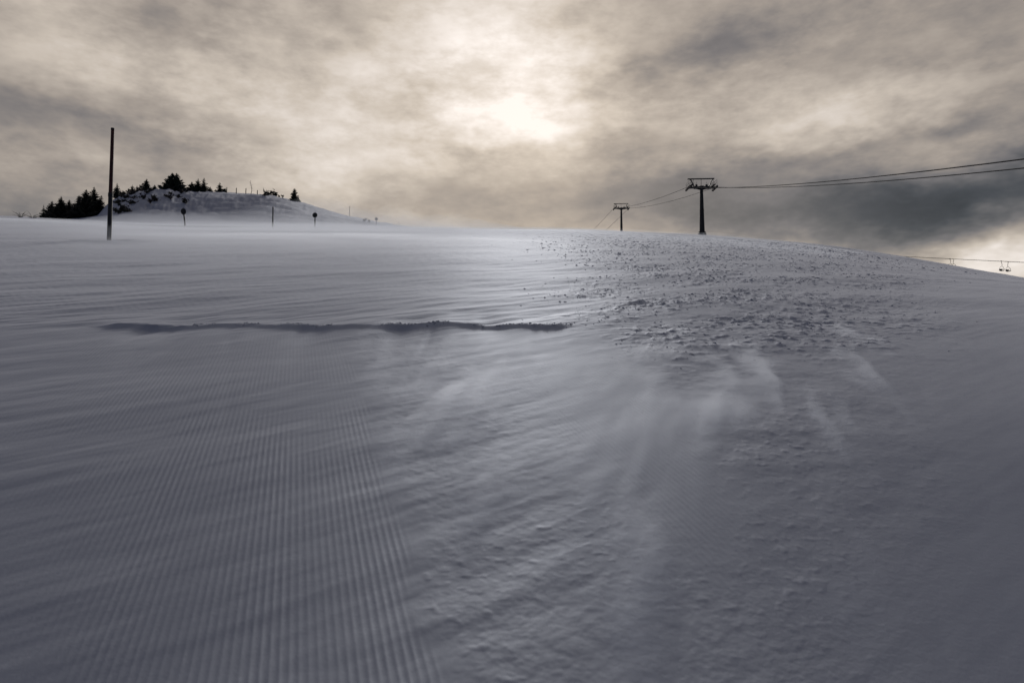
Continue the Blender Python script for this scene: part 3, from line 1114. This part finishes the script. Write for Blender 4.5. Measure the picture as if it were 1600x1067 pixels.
# ------------------------------------------------------------------ snow blown along the ground
def drift_mat(name, dens, aniso=.25):
    m = bpy.data.materials.new(name)
    m.use_nodes = True
    t_ = m.node_tree
    t_.nodes.clear()
    o = t_.nodes.new('ShaderNodeOutputMaterial')
    v = t_.nodes.new('ShaderNodeVolumePrincipled')
    v.inputs['Color'].default_value = (.86, .91, 1.0, 1)
    v.inputs['Density'].default_value = dens
    v.inputs['Anisotropy'].default_value = aniso
    t_.links.new(v.outputs[0], o.inputs['Volume'])
    m.cycles.homogeneous_volume = True
    return m


def blown_sheet(name, d0, d1, u0, u1, hmax, dens, seed, label, nd=70, nu=110, sink=.4, shape=None):
    """closed sheet of drifting snow lying on the ground, thinning to nothing at its rim"""
    ds = np.exp(np.linspace(math.log(d0), math.log(d1), nd))
    us = np.linspace(u0, u1, nu)
    Dm, Um = np.meshgrid(ds, us, indexing='ij')
    xx, yy = (Dm * Um).ravel(), Dm.ravel()
    zg = macro(xx, yy)[0]
    fd = (np.log(Dm) - math.log(d0)) / (math.log(d1) - math.log(d0))
    fu = (Um - u0) / (u1 - u0)
    win = (np.clip(np.sin(np.pi * fd), 0, 1) * np.clip(np.sin(np.pi * fu), 0, 1) ** .7).ravel()
    nz = np.clip(.6 + .7 * gn(xx * .05 + seed, yy * .03, seed) + .5 * gn(xx * .15, yy * .12, seed + 1) + .25 * gn(xx * .5, yy * .4, seed + 2), .05, 2)
    if shape is not None:
        nz = shape(xx, yy)
        ztop = fields(xx, yy)[0] - .006 + hmax * np.clip(win * 1.5, 0, 1) * nz * np.clip(1.6 - yy / 9, .35, 1.2)
    else:
        ztop = zg + hmax * win * nz
    n_ = nd * nu
    V = np.concatenate([np.stack([xx, yy, ztop], -1), np.stack([xx, yy, zg - sink], -1)])
    F = []
    idx = lambda a, b_: a * nu + b_
    for a in range(nd - 1):
        for b_ in range(nu - 1):
            q = (idx(a, b_), idx(a, b_ + 1), idx(a + 1, b_ + 1), idx(a + 1, b_))
            F.append(q[::-1])
            F.append(tuple(n_ + k for k in q))
    rim = [idx(0, b_) for b_ in range(nu)] + [idx(a, nu - 1) for a in range(1, nd)] + [idx(nd - 1, b_) for b_ in range(nu - 2, -1, -1)] + [idx(a, 0) for a in range(nd - 2, 0, -1)]
    for k in range(len(rim)):
        a, b_ = rim[k], rim[(k + 1) % len(rim)]
        F.append((a, b_, n_ + b_, n_ + a))
    m = bpy.data.meshes.new(name)
    m.from_pydata(V.tolist(), [], F)
    bm = bmesh.new()
    bm.from_mesh(m)
    bmesh.ops.recalc_face_normals(bm, faces=bm.faces)
    bm.to_mesh(m)
    bm.free()
    m.materials.append(drift_mat(name + "_air", dens, .62 if name == "spindrift" else .25))
    o = bpy.data.objects.new(name, m)
    COL.objects.link(o)
    o["kind"] = "stuff"
    o["label"] = label
    return o


blown_sheet("blown_snow", 24, 185, -.72, .25, 1.0, .010, 301, "thin veil of snow blown along the crest at left and centre")
blown_sheet("blown_snow", 86, 158, -.64, .02, 5.0, .010, 311, "denser low band of blown snow at the foot of the knoll")
blown_sheet("blown_snow", 20, 120, -.05, .50, .8, .006, 321, "thin veil of snow blown over the right shoulder of the slope")


def streaks(xx, yy):
    """plumes running down the slope towards the viewer, bending as they go"""
    b1 = .35 * gn(xx * .5, yy * .35, 501) + .12 * gn(xx * 1.6, yy * 1.1, 502)
    cw = xx * .93 - yy * .25 + b1
    dw = xx * .25 + yy * .93
    a = gn(cw * 1.5, dw * .33, 503) + .6 * gn(cw * 3.6, dw * .8, 504) + .35 * gn(cw * 8, dw * 2.1, 505)
    big = np.clip(.5 + 1.3 * gn(xx * .35, yy * .3, 506), 0, 1.2)
    return np.clip(a + .26, 0, 1) ** 1.3 * (.35 + .65 * big)


blown_sheet("spindrift", 1.8, 9.5, -.24, .62, .10, 1.9, 331, "soft plumes of spindrift running over the centre and right of the slope", 260, 300, .06, streaks)
blown_sheet("blown_snow", 4.5, 75, -1.0, .52, .75, .030, 351, "even thin haze of fine snow grains skimming the whole slope", 110, 160, .08)
blown_sheet("spindrift", 7.4, 40, -.70, .10, .30, .03, 341, "thin spindrift skimming the smooth snow above the cut bank", 90, 160, .06)
